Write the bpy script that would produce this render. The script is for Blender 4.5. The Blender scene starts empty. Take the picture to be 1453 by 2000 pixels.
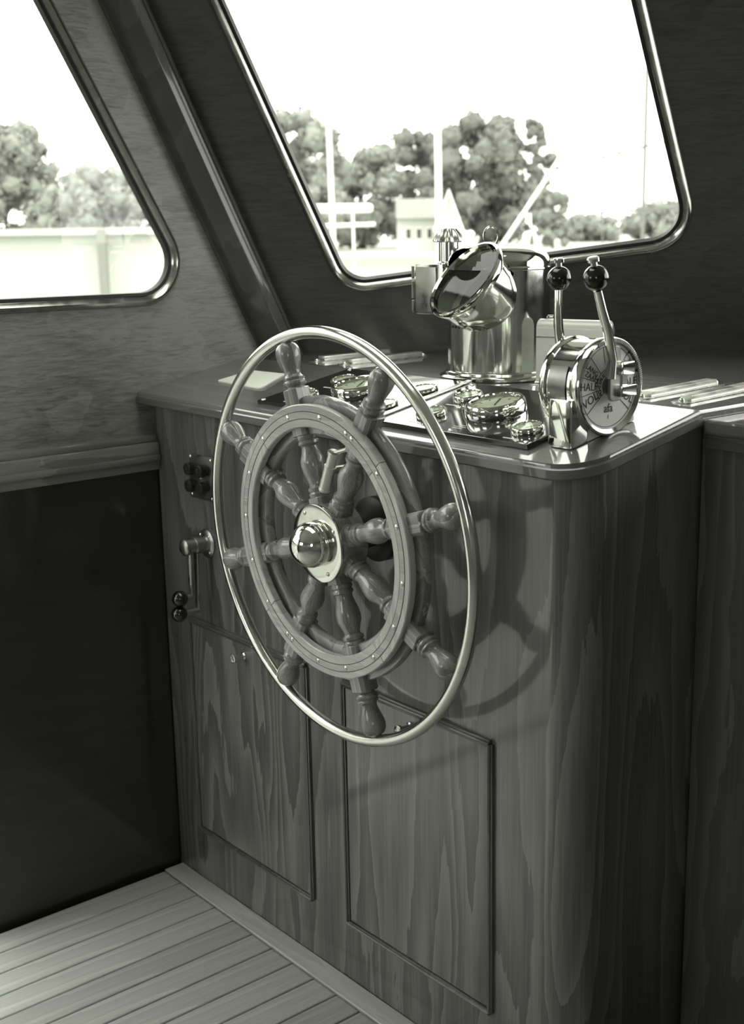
import bpy, bmesh, math, random
from mathutils import Vector, Matrix, noise
random.seed(4)
S = bpy.context.scene
COL = S.collection
PI = math.pi

# ------------------------------------------------------------ camera
cam_d = bpy.data.cameras.new('camera'); cam = bpy.data.objects.new('camera', cam_d); COL.objects.link(cam)
yaw, pitch, roll = math.radians(-49.2536), math.radians(-12.7582), math.radians(-0.7642)
fw = Vector((math.sin(yaw)*math.cos(pitch), math.cos(yaw)*math.cos(pitch), math.sin(pitch)))
r0 = Vector((math.cos(yaw), -math.sin(yaw), 0)); u0 = r0.cross(fw)
r1 = r0*math.cos(roll) + u0*math.sin(roll); u1 = u0*math.cos(roll) - r0*math.sin(roll)
M = Matrix((r1, u1, -fw)).transposed().to_4x4(); M.translation = Vector((2.1775, -1.2235, 1.3008))
cam.matrix_world = M
cam_d.sensor_fit = 'HORIZONTAL'; cam_d.sensor_width = 36; cam_d.lens = 36*2456.26/1453
cam_d.shift_x = -0.0506; cam_d.shift_y = 0.0055; cam_d.clip_start = 0.02; cam_d.clip_end = 2000
cam_d.dof.use_dof = True; cam_d.dof.focus_distance = 1.95; cam_d.dof.aperture_fstop = 9
S.camera = cam

# ------------------------------------------------------------ sky, exposure
W = bpy.data.worlds.new('overcast_sky'); S.world = W; W.use_nodes = True
bg = W.node_tree.nodes['Background']; bg.inputs[0].default_value = (0.985, 1.0, 0.945, 1); bg.inputs[1].default_value = 4.6
S.view_settings.view_transform = 'Standard'; S.view_settings.look = 'None'
S.view_settings.exposure = 0.0; S.view_settings.gamma = 1.0; S.view_settings.use_curve_mapping = False

# ------------------------------------------------------------ materials
def g(v, a=1): return (v*0.985, v, v*0.93, a)
class NT:
    def __init__(s, name):
        s.m = bpy.data.materials.new(name); s.m.use_nodes = True; s.t = s.m.node_tree
        s.b = s.t.nodes['Principled BSDF']; s.out = s.t.nodes['Material Output']
    def n(s, typ, **kw):
        x = s.t.nodes.new(typ)
        for k, v in kw.items():
            if k.startswith('i_'): x.inputs[k[2:].replace('_', ' ')].default_value = v
            else: setattr(x, k, v)
        return x
    def l(s, a, b): s.t.links.new(a, b)
    def math(s, op, a, b):
        x = s.n('ShaderNodeMath', operation=op)
        for i, v in enumerate((a, b)):
            if isinstance(v, (int, float)): x.inputs[i].default_value = v
            else: s.l(v, x.inputs[i])
        return x.outputs[0]
def plain(name, v, rough=0.5, metal=0.0, coat=0.0, bump=0.0, bscale=200):
    k = NT(name); k.b.inputs['Base Color'].default_value = g(v); k.b.inputs['Roughness'].default_value = rough
    k.b.inputs['Metallic'].default_value = metal; k.b.inputs['Coat Weight'].default_value = coat; k.b.inputs['Coat Roughness'].default_value = 0.05
    tc = k.n('ShaderNodeTexCoord'); nz = k.n('ShaderNodeTexNoise', i_Scale=bscale, i_Detail=3.0); k.l(tc.outputs['Object'], nz.inputs['Vector'])
    mr = k.n('ShaderNodeMapRange'); mr.inputs[3].default_value = max(0.02, rough-0.06); mr.inputs[4].default_value = min(1, rough+0.06)
    k.l(nz.outputs[0], mr.inputs[0]); k.l(mr.outputs[0], k.b.inputs['Roughness'])
    if bump:
        bp = k.n('ShaderNodeBump', i_Strength=bump, i_Distance=0.002); k.l(nz.outputs[0], bp.inputs['Height']); k.l(bp.outputs[0], k.b.inputs['Normal'])
    return k.m
def metal(name, v, rough=0.12, wob=0.25):
    k = NT(name); k.b.inputs['Metallic'].default_value = 1
    tc = k.n('ShaderNodeTexCoord'); nz = k.n('ShaderNodeTexNoise', i_Scale=34.0, i_Detail=5.0); k.l(tc.outputs['Object'], nz.inputs['Vector'])
    mr = k.n('ShaderNodeMapRange'); mr.inputs[1].default_value = 0.3; mr.inputs[2].default_value = 0.75; mr.inputs[3].default_value = rough*0.7; mr.inputs[4].default_value = rough*1.5
    k.l(nz.outputs[0], mr.inputs[0]); k.l(mr.outputs[0], k.b.inputs['Roughness'])
    cr = k.n('ShaderNodeValToRGB'); cr.color_ramp.elements[0].color = g(v*(1-wob)); cr.color_ramp.elements[1].color = g(v); cr.color_ramp.elements[0].position = 0.25; cr.color_ramp.elements[1].position = 0.5
    k.l(nz.outputs[0], cr.inputs[0]); k.l(cr.outputs[0], k.b.inputs['Base Color'])
    return k.m
def wood(name, dark, light, along='z', across=6.0, length=0.8, rings=16.0, coat=1.0, coat_r=0.06, rough=0.45, fiber=0.5, seed=0.0, var=0.0, ringw=None, cior=1.5, contrast=1.0, dist=0.0):
    k = NT(name); tc = k.n('ShaderNodeTexCoord')
    ix = 'xyz'.index(along)
    def mapped(a, b, off=0.0):
        mp = k.n('ShaderNodeMapping'); sc = [a, a, a]; sc[ix] = b
        mp.inputs['Scale'].default_value = sc; mp.inputs['Location'].default_value = (seed+off, seed*1.7+off, seed*0.6)
        k.l(tc.outputs['Object'], mp.inputs['Vector']); return mp.outputs[0]
    n1 = k.n('ShaderNodeTexNoise', i_Scale=1.0, i_Detail=2.5, i_Roughness=0.45, i_Distortion=0.35); k.l(mapped(across, length), n1.inputs['Vector'])
    nj = k.n('ShaderNodeTexNoise', i_Scale=1.0, i_Detail=3.0); k.l(mapped(across*22, length*16, 3.0), nj.inputs['Vector'])
    base = k.math('ADD', n1.outputs[0], k.math('MULTIPLY', nj.outputs[0], 0.035))
    saw = k.math('FRACT', k.math('MULTIPLY', base, rings), 0.0)
    saw = k.math('POWER', saw, 1.8)
    nf = k.n('ShaderNodeTexNoise', i_Scale=1.0, i_Detail=4.0, i_Roughness=0.6, i_Distortion=dist); k.l(mapped(across*48, length*9, 7.0), nf.inputs['Vector'])
    nl = k.n('ShaderNodeTexNoise', i_Scale=1.0, i_Detail=2.0); k.l(mapped(across*0.6, length*1.2, 11.0), nl.inputs['Vector'])
    v = k.math('ADD', k.math('MULTIPLY', saw, 0.42*(1-fiber)+0.1 if ringw is None else ringw), k.math('MULTIPLY', nf.outputs[0], 0.45*fiber+0.15))
    v = k.math('ADD', v, k.math('MULTIPLY', nl.outputs[0], 0.40))
    cr = k.n('ShaderNodeValToRGB'); e = cr.color_ramp.elements
    mid_ = 0.515 if ringw is None else 0.40+ringw*0.4; hw_ = 0.265/contrast; e[0].position = mid_-hw_; e[0].color = g(dark); e[1].position = mid_+hw_; e[1].color = g(light)
    k.l(v, cr.inputs[0]); col = cr.outputs[0]
    if var:
        oi = k.n('ShaderNodeObjectInfo'); mr = k.n('ShaderNodeMapRange'); mr.inputs[3].default_value = 1-var; mr.inputs[4].default_value = 1+var
        k.l(oi.outputs['Random'], mr.inputs[0]); mx = k.n('ShaderNodeVectorMath', operation='SCALE'); k.l(col, mx.inputs[0]); k.l(mr.outputs[0], mx.inputs['Scale']); col = mx.outputs[0]
    k.l(col, k.b.inputs['Base Color']); k.b.inputs['Roughness'].default_value = rough
    k.b.inputs['Coat Weight'].default_value = coat; k.b.inputs['Coat Roughness'].default_value = coat_r; k.b.inputs['Coat IOR'].default_value = cior
    bp = k.n('ShaderNodeBump', i_Strength=0.12, i_Distance=0.0006); k.l(v, bp.inputs['Height']); k.l(bp.outputs[0], k.b.inputs['Normal'])
    return k.m
def glass(name, tint=1.0, ior=1.5, dust=0.0):
    k = NT(name); k.t.nodes.remove(k.b)
    tr = k.n('ShaderNodeBsdfTransparent'); tr.inputs[0].default_value = g(tint)
    gl = k.n('ShaderNodeBsdfGlossy'); gl.inputs['Roughness'].default_value = 0.01
    fr = k.n('ShaderNodeFresnel', i_IOR=ior); mx = k.n('ShaderNodeMixShader')
    k.l(fr.outputs[0], mx.inputs[0]); k.l(tr.outputs[0], mx.inputs[1]); k.l(gl.outputs[0], mx.inputs[2])
    last = mx.outputs[0]
    if dust:
        df = k.n('ShaderNodeBsdfDiffuse'); df.inputs[0].default_value = g(0.8); m2 = k.n('ShaderNodeMixShader'); m2.inputs[0].default_value = dust
        k.l(last, m2.inputs[1]); k.l(df.outputs[0], m2.inputs[2]); last = m2.outputs[0]
    k.l(last, k.out.inputs[0]); return k.m

MT = dict(
    bronze=metal('label_bronze', 0.20, 0.30, 0.2),
    framem=metal('frame_metal', 0.58, 0.20, 0.25), pinb=metal('pin_brass', 0.72, 0.38, 0.1),
    face=wood('varnished_panel', 0.050, 0.185, 'z', 5.0, 0.75, 13, coat_r=0.085, fiber=0.62, seed=2.3, contrast=1.35),
    side=wood('varnished_side', 0.07, 0.17, 'z', 5.0, 0.75, 12, coat_r=0.07, seed=6.1),
    counter=wood('worktop_wood', 0.085, 0.19, 'x', 7.0, 0.7, 10, coat_r=0.06, fiber=0.75, seed=1.1, cior=1.9, contrast=1.3),
    nosing=wood('nosing_wood', 0.07, 0.16, 'x', 9.0, 0.9, 8, coat_r=0.06, fiber=0.7, seed=4.4),
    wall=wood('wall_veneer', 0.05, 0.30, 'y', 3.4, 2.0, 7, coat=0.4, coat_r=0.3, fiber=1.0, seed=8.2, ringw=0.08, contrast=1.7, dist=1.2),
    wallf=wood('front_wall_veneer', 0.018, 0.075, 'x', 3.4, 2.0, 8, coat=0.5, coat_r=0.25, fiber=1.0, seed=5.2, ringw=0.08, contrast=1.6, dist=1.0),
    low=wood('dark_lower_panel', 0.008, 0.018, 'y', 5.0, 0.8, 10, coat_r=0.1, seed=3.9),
    post=wood('post_wood', 0.04, 0.09, 'z', 8.0, 0.6, 8, coat_r=0.08, seed=9.2),
    rim=wood('rim_teak', 0.33, 0.54, 'x', 14.0, 1.6, 9, coat=0.7, coat_r=0.12, fiber=0.7, seed=7.7, var=0.12, contrast=1.5),
    turned=wood('turned_teak', 0.16, 0.42, 'x', 12.0, 1.3, 9, coat=1.0, coat_r=0.06, fiber=0.65, seed=3.1, var=0.10, contrast=1.7),
    plank=wood('deck_plank', 0.26, 0.48, 'y', 9.0, 0.9, 10, coat=0.0, rough=0.6, fiber=0.75, seed=1.9, var=0.12),
    mould=wood('moulding_wood', 0.05, 0.11, 'x', 9.0, 0.9, 8, coat_r=0.08, seed=6.6),
    mouldv=wood('moulding_wood_upright', 0.04, 0.10, 'z', 9.0, 0.9, 8, coat_r=0.08, seed=2.6),
    brass=metal('polished_brass', 0.72, 0.10, 0.22), chrome=metal('polished_chrome', 0.80, 0.06, 0.12),
    satin=metal('satin_brass', 0.66, 0.26, 0.2), dull=metal('dull_brass', 0.38, 0.32, 0.3), ringm=metal('ring_brass', 0.74, 0.17, 0.15),
    black=plain('black_ball', 0.006, 0.16, coat=0.4), rubber=plain('black_rubber', 0.012, 0.45), caulk=plain('dark_caulking', 0.02, 0.7),
    panel=plain('black_panel_gloss', 0.012, 0.12, coat=1.0), white=plain('white_paint', 0.75, 0.4), paper=plain('white_paper', 0.95, 0.7, bump=0.1),
    dial=plain('dial_white', 0.88, 0.35), ink=plain('ink', 0.02, 0.5), greyface=plain('gauge_face', 0.42, 0.4), cream=plain('cream_enamel', 0.74, 0.3, coat=0.5),
    dark=plain('dark_card', 0.03, 0.5), ceil=plain('ceiling_paint', 0.62, 0.5), glass=glass('window_glass', 0.97, 1.5), gglass=glass('gauge_glass', 0.95, 1.45), hoodglass=glass('hood_glass', 0.85, 1.3),
    leaf=plain('foliage', 0.24, 0.8, bump=0.5, bscale=2.0), leafd=plain('foliage_dark', 0.165, 0.8, bump=0.5, bscale=2.0), bark=plain('bark', 0.12, 0.9),  # foliage colours lightened to stand in for haze
    hwall=plain('house_wall', 0.5, 0.8), roof=plain('house_roof', 0.22, 0.8), hwhite=plain('house_trim', 0.85, 0.6), water=plain('harbour_water', 0.30, 0.35, bump=0.2, bscale=1.0), land=plain('grass_bank', 0.36, 0.9, bump=0.3, bscale=1.0),
    mastw=plain('mast_white', 0.8, 0.5), mastd=plain('mast_dark', 0.16, 0.6), deckw=plain('side_deck', 0.32, 0.6),
)

# ------------------------------------------------------------ geometry helpers (verts, faces)
def J(*gs):
    V, F = [], []
    for v, f in gs:
        o = len(V); V += list(v); F += [tuple(i+o for i in q) for q in f]
    return V, F
def X(G, m): return [m @ Vector(v) for v in G[0]], G[1]
def T(x, y, z): return Matrix.Translation((x, y, z))
def frame(o, z, xh=(1, 0, 0)):
    z = Vector(z).normalized(); xh = Vector(xh)
    x = xh - z*xh.dot(z)
    if x.length < 1e-5: x = Vector((0, 1, 0)) - z*z.y
    x.normalize(); y = z.cross(x)
    m = Matrix((x, y, z)).transposed().to_4x4(); m.translation = Vector(o); return m
def bm_out(bm):
    bmesh.ops.recalc_face_normals(bm, faces=bm.faces[:])
    bm.verts.index_update(); r = ([v.co.copy() for v in bm.verts], [tuple(v.index for v in f.verts) for f in bm.faces]); bm.free(); return r
def box(x0, x1, y0, y1, z0, z1, bev=0.0, seg=2):
    bm = bmesh.new(); bmesh.ops.create_cube(bm, size=1)
    for v in bm.verts: v.co = Vector(((x0+x1)/2+v.co.x*(x1-x0), (y0+y1)/2+v.co.y*(y1-y0), (z0+z1)/2+v.co.z*(z1-z0)))
    if bev: bmesh.ops.bevel(bm, geom=bm.edges[:], offset=bev, segments=seg, affect='EDGES', profile=0.6)
    return bm_out(bm)
def lathe(prof, n=32, m=None, close=True):
    V, F = [], []
    for r, h in prof:
        for i in range(n): a = 2*PI*i/n; V.append(Vector((r*math.cos(a), r*math.sin(a), h)))
    for k in range(len(prof)-1):
        for i in range(n): j = (i+1) % n; F.append((k*n+i, k*n+j, (k+1)*n+j, (k+1)*n+i))
    if close: F.append(tuple(range(n))[::-1]); F.append(tuple((len(prof)-1)*n+i for i in range(n)))
    G = (V, F); return X(G, m) if m else G
def ringlathe(sec, n=64, m=None, a0=0.0, a1=2*PI):
    """closed section (r,h) revolved; partial arcs get end caps"""
    full = abs(a1-a0-2*PI) < 1e-6; cnt = n if full else n+1; k = len(sec); V, F = [], []
    for i in range(cnt):
        a = a0+(a1-a0)*i/n
        for r, h in sec: V.append(Vector((r*math.cos(a), r*math.sin(a), h)))
    for i in range(n):
        j = (i+1) % cnt
        for q in range(k): p = (q+1) % k; F.append((i*k+q, j*k+q, j*k+p, i*k+p))
    if not full: F.append(tuple(range(k))); F.append(tuple(n*k+q for q in range(k))[::-1])
    G = (V, F); return X(G, m) if m else G
def circ(r, n, c=(0, 0), a0=0.0): return [(c[0]+r*math.cos(a0+2*PI*i/n), c[1]+r*math.sin(a0+2*PI*i/n)) for i in range(n)]
def tube(pts, r, n=10, closed=False, flat=1.0, up=(0, 0, 1)):
    pts = [Vector(p) for p in pts]; N = len(pts); V, F = [], []
    rs = r if isinstance(r, (list, tuple)) else [r]*N
    for i, p in enumerate(pts):
        a = pts[(i-1) % N] if (closed or i) else pts[0]; b = pts[(i+1) % N] if (closed or i < N-1) else pts[-1]
        t = (b-a).normalized(); s = t.cross(Vector(up))
        if s.length < 1e-4: s = t.cross(Vector((1, 0, 0)))
        s.normalize(); q = s.cross(t)
        for k in range(n): an = 2*PI*k/n; V.append(p + s*math.cos(an)*rs[i] + q*math.sin(an)*rs[i]*flat)
    for i in range(N if closed else N-1):
        j = (i+1) % N
        for k in range(n): l = (k+1) % n; F.append((i*n+k, i*n+l, j*n+l, j*n+k))
    if not closed: F.append(tuple(range(n))[::-1]); F.append(tuple((N-1)*n+k for k in range(n)))
    return V, F
def cyl(p, q, r, n=16, r2=None): 
    p, q = Vector(p), Vector(q); h = (q-p).length
    return lathe([(r, 0), (r if r2 is None else r2, h)], n, frame(p, q-p))
def sphere(c, r, n=24, sq=(1, 1, 1)):
    pr = [(max(1e-4, r*math.sin(PI*i/(n//2))), -r*math.cos(PI*i/(n//2))) for i in range(n//2+1)]
    return lathe(pr, n, T(*c) @ Matrix.Diagonal((sq[0], sq[1], sq[2], 1)))
def prism(poly, z0, z1, m=None, bev=0.0, seg=2, only_top=False):
    bm = bmesh.new(); f = bm.faces.new([bm.verts.new((x, y, z0)) for x, y in poly])
    r = bmesh.ops.extrude_face_region(bm, geom=[f])
    for v in [q for q in r['geom'] if isinstance(q, bmesh.types.BMVert)]: v.co.z = z1
    if bev:
        ed = [e for e in bm.edges if abs(e.verts[0].co.z-e.verts[1].co.z) < 1e-7 and (not only_top or abs(e.verts[0].co.z-z1) < 1e-6)]
        bmesh.ops.bevel(bm, geom=ed, offset=bev, segments=seg, affect='EDGES', profile=0.6)
    G = bm_out(bm); return X(G, m) if m else G
def rpoly(P, R, seg=10):
    """rounded polygon; R one radius or a list"""
    n = len(P); out = []; R = R if isinstance(R, (list, tuple)) else [R]*n
    for i in range(n):
        p = Vector(P[i]); a = (Vector(P[i-1])-p); b = (Vector(P[(i+1) % n])-p); la, lb = a.length, b.length; a /= la; b /= lb
        if R[i] <= 0: out.append(tuple(p)); continue
        ang = a.angle(b); d = min(R[i]/math.tan(ang/2), la*0.49, lb*0.49); r = d*math.tan(ang/2)
        c = p + (a+b).normalized()*(r/math.sin(ang/2)); s = p+a*d-c; e = p+b*d-c
        t0 = math.atan2(s.y, s.x); dt = (math.atan2(e.y, e.x)-t0+PI) % (2*PI)-PI
        for k in range(seg+1): t = t0+dt*k/seg; out.append((c.x+r*math.cos(t), c.y+r*math.sin(t)))
    return out
def inset(P, d):
    """offset a closed CCW polygon inwards by d"""
    n = len(P); out = []
    for i in range(n):
        a, b, c = Vector(P[i-1]), Vector(P[i]), Vector(P[(i+1) % n]); e1 = (b-a); e2 = (c-b)
        if e1.length < 1e-9 or e2.length < 1e-9: out.append(tuple(b)); continue
        e1.normalize(); e2.normalize(); n1 = Vector((-e1.y, e1.x)); n2 = Vector((-e2.y, e2.x)); q = n1+n2; q /= max(0.3, q.dot(n1)); out.append(tuple(b+q*d))
    return out
def band(loops):
    """quads between successive closed loops of 3d points (same count); closed across first/last"""
    n = len(loops[0]); V = [Vector(p) for L in loops for p in L]; F = []
    for k in range(len(loops)):
        l = (k+1) % len(loops)
        for i in range(n): j = (i+1) % n; F.append((k*n+i, k*n+j, l*n+j, l*n+i))
    return V, F
def holed(outer, hole, z0, z1, m):
    """plate with one hole in plane coordinates, thickness z0..z1"""
    bm = bmesh.new(); 
    def loop(P): vs = [bm.verts.new((x, y, z0)) for x, y in P]; return [bm.edges.new((vs[i], vs[(i+1) % len(vs)])) for i in range(len(vs))]
    ed = loop(outer)
    for h in hole: ed += loop(h)
    r = bmesh.ops.triangle_fill(bm, use_beauty=True, edges=ed)
    fs = [f for f in r['geom'] if isinstance(f, bmesh.types.BMFace)]
    x = bmesh.ops.extrude_face_region(bm, geom=fs)
    for v in [q for q in x['geom'] if isinstance(q, bmesh.types.BMVert)]: v.co.z = z1
    return X(bm_out(bm), m)

# ------------------------------------------------------------ object helpers
def mk(name, G, mat, parent=None, smooth=False, local=False, angle=35):
    me = bpy.data.meshes.new(name); V, F = G
    if parent is not None and not local:
        inv = wm(parent).inverted(); V = [inv @ Vector(v) for v in V]
    me.from_pydata([tuple(v) for v in V], [], F); me.validate()
    bm = bmesh.new(); bm.from_mesh(me); bmesh.ops.recalc_face_normals(bm, faces=bm.faces[:]); bm.to_mesh(me); bm.free()
    me.materials.append(MT[mat] if isinstance(mat, str) else mat)
    if smooth:
        me.polygons.foreach_set('use_smooth', [True]*len(me.polygons)); me.set_sharp_from_angle(angle=math.radians(angle))
    o = bpy.data.objects.new(name, me); COL.objects.link(o); o.parent = parent
    return o
def wm(o):
    m = o.matrix_basis.copy()
    return wm(o.parent) @ m if o.parent else m
def root(name, loc, label, cat, group=None, rot=(0, 0, 0)):
    o = bpy.data.objects.new(name, None); COL.objects.link(o); o.location = loc; o.rotation_euler = rot; o.empty_display_size = 0.02
    return tag(o, label, cat, group)
def tag(o, label, cat=None, group=None):
    o['label'] = label
    if cat: o['category'] = cat
    if group: o['group'] = group
    return o
def struct(o, label=None):
    o['kind'] = 'structure'
    if label: o['label'] = label
    return o
def copy_tree(o, parent=None):
    c = o.copy(); COL.objects.link(c); c.parent = parent
    for ch in [q for q in bpy.data.objects if q.parent == o]: copy_tree(ch, c)
    return c
def text_geo(txt, size, m, depth=0.0004):
    cu = bpy.data.curves.new('t', 'FONT'); cu.body = txt; cu.size = size; cu.align_x = 'CENTER'; cu.align_y = 'CENTER'; cu.extrude = depth/2; cu.resolution_u = 3
    o = bpy.data.objects.new('t', cu); COL.objects.link(o); bpy.context.view_layer.update()
    me = bpy.data.meshes.new_from_object(o.evaluated_get(bpy.context.evaluated_depsgraph_get()))
    G = ([m @ v.co for v in me.vertices], [tuple(p.vertices) for p in me.polygons])
    bpy.data.objects.remove(o); bpy.data.curves.remove(cu); bpy.data.meshes.remove(me); return G

SL = math.radians(11); TS = math.tan(SL)
def zs(y): return 1.0+(y+0.02)*TS if y < 0.235 else 1.0496
ZF = 1.0496
CW, CR = 1.106, 0.055

# ============================================================ SETTING
# floor: planks along y, a margin board along the console
fl = struct(mk('floor', box(-0.06, 3.25, -2.85, 1.2, -0.05, -0.012), 'caulk'), 'laid timber sole of the wheelhouse with dark seams')
pl = box(0, 0.0625, 0, 1, -0.012, 0.0, 0.0015, 1)
x = 0.012; base = None; i = 0
while x < 3.1:
    y1 = -0.048; y0 = -2.8
    if base is None: base = mk('plank', X(pl, T(x, y0, 0) @ Matrix.Diagonal((1, y1-y0, 1, 1))), 'plank', fl); ob = base; x0 = x
    else: ob = base.copy(); COL.objects.link(ob); ob.parent = fl; ob.location.x = x-x0
    x += 0.0655; i += 1
mk('margin_board', box(0.006, 3.1, -0.045, -0.0005, -0.012, 0.001, 0.0015, 1), wood('margin_wood', 0.3, 0.5, 'x', 9, 0.9, 10, coat=0, rough=0.6, fiber=0.75, seed=5.5), fl)

# left wall, upper part with the side window
LX = -0.035
mL = Matrix(((0, 0, -1, LX), (1, 0, 0, 0), (0, 1, 0, 0), (0, 0, 0, 1)))     # plane coords (y, z) -> world, thickness to -x
w1 = rpoly([(-0.42, 1.165), (0.1507, 1.165), (-0.2158, 1.85), (-0.42, 1.85)], [0.06, 0.088, 0.06, 0.06], 12)
dr = [(-1.75, 0.05), (-0.44, 0.05), (-0.44, 1.80), (-1.75, 1.80)]
struct(mk('wall_left', holed([(-2.85, 0.88), (-1.78, 0.88), (-0.44, 0.88), (0.30, 0.88), (0.305, 1.09), (-0.12, 1.96), (-2.85, 1.96)], [w1, [(-1.75, 0.95), (-0.47, 0.95), (-0.47, 1.80), (-1.75, 1.80)]], 0.0, 0.03, mL), 'wall'), 'wood veneered side wall beside the console with a raked window')
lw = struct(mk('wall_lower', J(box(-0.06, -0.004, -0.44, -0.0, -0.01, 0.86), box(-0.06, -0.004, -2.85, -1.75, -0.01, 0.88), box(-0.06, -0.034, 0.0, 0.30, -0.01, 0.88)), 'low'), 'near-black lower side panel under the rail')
tr = struct(mk('trim_1', J(box(-0.04, 0.012, -0.44, -0.003, 0.850, 0.905, 0.004), box(-0.04, 0.004, -0.44, -0.003, 0.905, 0.918, 0.003), box(-0.04, 0.017, -0.44, -0.003, 0.868, 0.880, 0.003)), wood('rail_wood', 0.10, 0.22, 'y', 8, 0.8, 8, coat_r=0.08, seed=3.3), smooth=True), 'moulded wooden rail along the side wall')

def window(name, poly, m, fwid, depth, label, glass_off):
    """frame of rounded metal section, inner rubber, pane"""
    def lp(P, h): return [m @ Vector((px, py, h)) for px, py in P]
    f = [(0.0, -0.004), (0.0, 0.003), (0.004, 0.009), (fwid*0.5, 0.012), (fwid*0.8, 0.008), (fwid, 0.001), (fwid, -0.02), (0.0, -0.02)]
    root_o = struct(mk(name, band([lp(inset(poly, d), h) for d, h in f]), 'framem', smooth=True), label)
    q = [(fwid-0.001, -0.004), (fwid-0.001, 0.003), (fwid+0.005, 0.002), (fwid+0.006, -0.012), (fwid-0.001, -0.012)]
    mk('gasket', band([lp(inset(poly, d), h) for d, h in q]), 'rubber', root_o, smooth=True)
    P = inset(poly, fwid+0.002); V = lp(P, glass_off); n = len(V)
    mk('pane', (V, [tuple(range(n))]), 'glass', root_o)
    return root_o
mLi = Matrix(((0, 0, 1, LX), (1, 0, 0, 0), (0, 1, 0, 0), (0, 0, 0, 1)))
window('window_1', w1, mLi, 0.021, 0.03, 'side window with rounded corner and metal frame beside the post', -0.008)

# front wall: raked oblique panel with the big window
PA = Vector((-0.003, 0.353, 1.0496)); PN = Vector((0.611, -0.711, -0.348)).normalized(); PE = Vector((0.758, 0.652, 0)).normalized()
PE = (PE-PN*PE.dot(PN)).normalized(); PG = PE.cross(PN); PG = PG if PG.z > 0 else -PG
def plane_m(n): 
    m = Matrix((PE, PG, n)).transposed().to_4x4(); m.translation = PA; return m
w2 = rpoly([(0.103, 0.135), (0.822, 0.231), (0.66, 0.82), (-0.128, 0.82)], [0.075, 0.085, 0.08, 0.08], 12)
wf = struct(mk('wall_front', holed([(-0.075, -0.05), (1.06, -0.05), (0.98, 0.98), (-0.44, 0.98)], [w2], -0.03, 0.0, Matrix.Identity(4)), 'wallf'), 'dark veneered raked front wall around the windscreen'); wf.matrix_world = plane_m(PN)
window('window_2', w2, plane_m(PN), 0.020, 0.03, 'large raked windscreen in a rounded metal frame behind the brass binnacle', -0.008)

# corner post
pd = Vector((0, -0.44, 0.898)).normalized(); pb = Vector((-0.012, 0.318, 1.045))
pm = frame(pb, pd, (0.653, 0.757, 0))
prof = rpoly([(-0.036, 0.045), (-0.036, -0.006), (-0.016, -0.026), (0.020, -0.026), (0.036, -0.008), (0.036, 0.045)], [0, 0.008, 0.008, 0.008, 0.008, 0], 4)
struct(mk('trim_2', J(prism(prof, -0.02, 1.02, pm), X(tube([(-0.037, -0.003, -0.01), (-0.037, -0.003, 1.02)], 0.006, 8), pm), X(tube([(0.037, -0.004, -0.01), (0.037, -0.004, 1.02)], 0.005, 8), pm)), 'post', smooth=True), 'dark leaning corner post between side wall and windscreen')
# rest of the wheelhouse shell (ahead to the right, right side, back, roof)
P1 = PA+PE*1.06
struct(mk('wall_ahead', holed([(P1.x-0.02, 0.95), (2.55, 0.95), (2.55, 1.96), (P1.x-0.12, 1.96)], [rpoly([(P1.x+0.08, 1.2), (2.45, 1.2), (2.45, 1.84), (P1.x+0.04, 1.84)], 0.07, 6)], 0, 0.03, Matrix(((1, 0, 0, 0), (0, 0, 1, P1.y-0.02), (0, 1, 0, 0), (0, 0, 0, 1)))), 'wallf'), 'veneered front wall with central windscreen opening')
mR = Matrix(((0, 0, 1, 3.2), (1, 0, 0, 0), (0, 1, 0, 0), (0, 0, 0, 1)))
struct(mk('wall_right', holed([(-2.85, 0), (1.2, 0), (1.2, 1.96), (-2.85, 1.96)], [rpoly([(-2.6, 1.15), (-1.9, 1.15), (-1.9, 1.82), (-2.6, 1.82)], 0.08, 6)], 0, 0.03, mR), 'wall'), 'starboard wall with a small window aft')
struct(mk('wall_diagonal', X(box(0, 0.92, 0, 0.03, 0, 1.96), frame((2.55, P1.y-0.02, 0), (0, 0, 1), (0.65, 0.15, 0))), 'wallf'), 'diagonal wall panel forward on the starboard side')
mB = Matrix(((1, 0, 0, 0), (0, 0, -1, -2.82), (0, 1, 0, 0), (0, 0, 0, 1)))
struct(mk('wall_back', holed([(-0.06, 0), (3.2, 0), (3.2, 1.96), (-0.06, 1.96)], [rpoly([(0.2, 1.2), (0.95, 1.2), (0.95, 1.75), (0.2, 1.75)], 0.08, 6)], 0, 0.03, mB), 'wall'), 'aft wall with a window')
hatch = rpoly([(0.06, -0.36), (1.05, -0.36), (1.05, 0.22), (0.06, 0.22)], 0.05, 5)
struct(mk('ceiling', holed([(-0.1, -2.85), (3.25, -2.85), (3.25, 1.25), (-0.1, 1.25)], [hatch], 1.95, 2.0, Matrix.Identity(4)), 'ceil'), 'pale painted wheelhouse roof with a glazed hatch')
window('window_3', hatch, T(0, 0, 1.95) @ Matrix.Diagonal((1, 1, -1, 1)), 0.02, 0.03, 'glazed roof hatch over the dash', -0.02)

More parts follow.
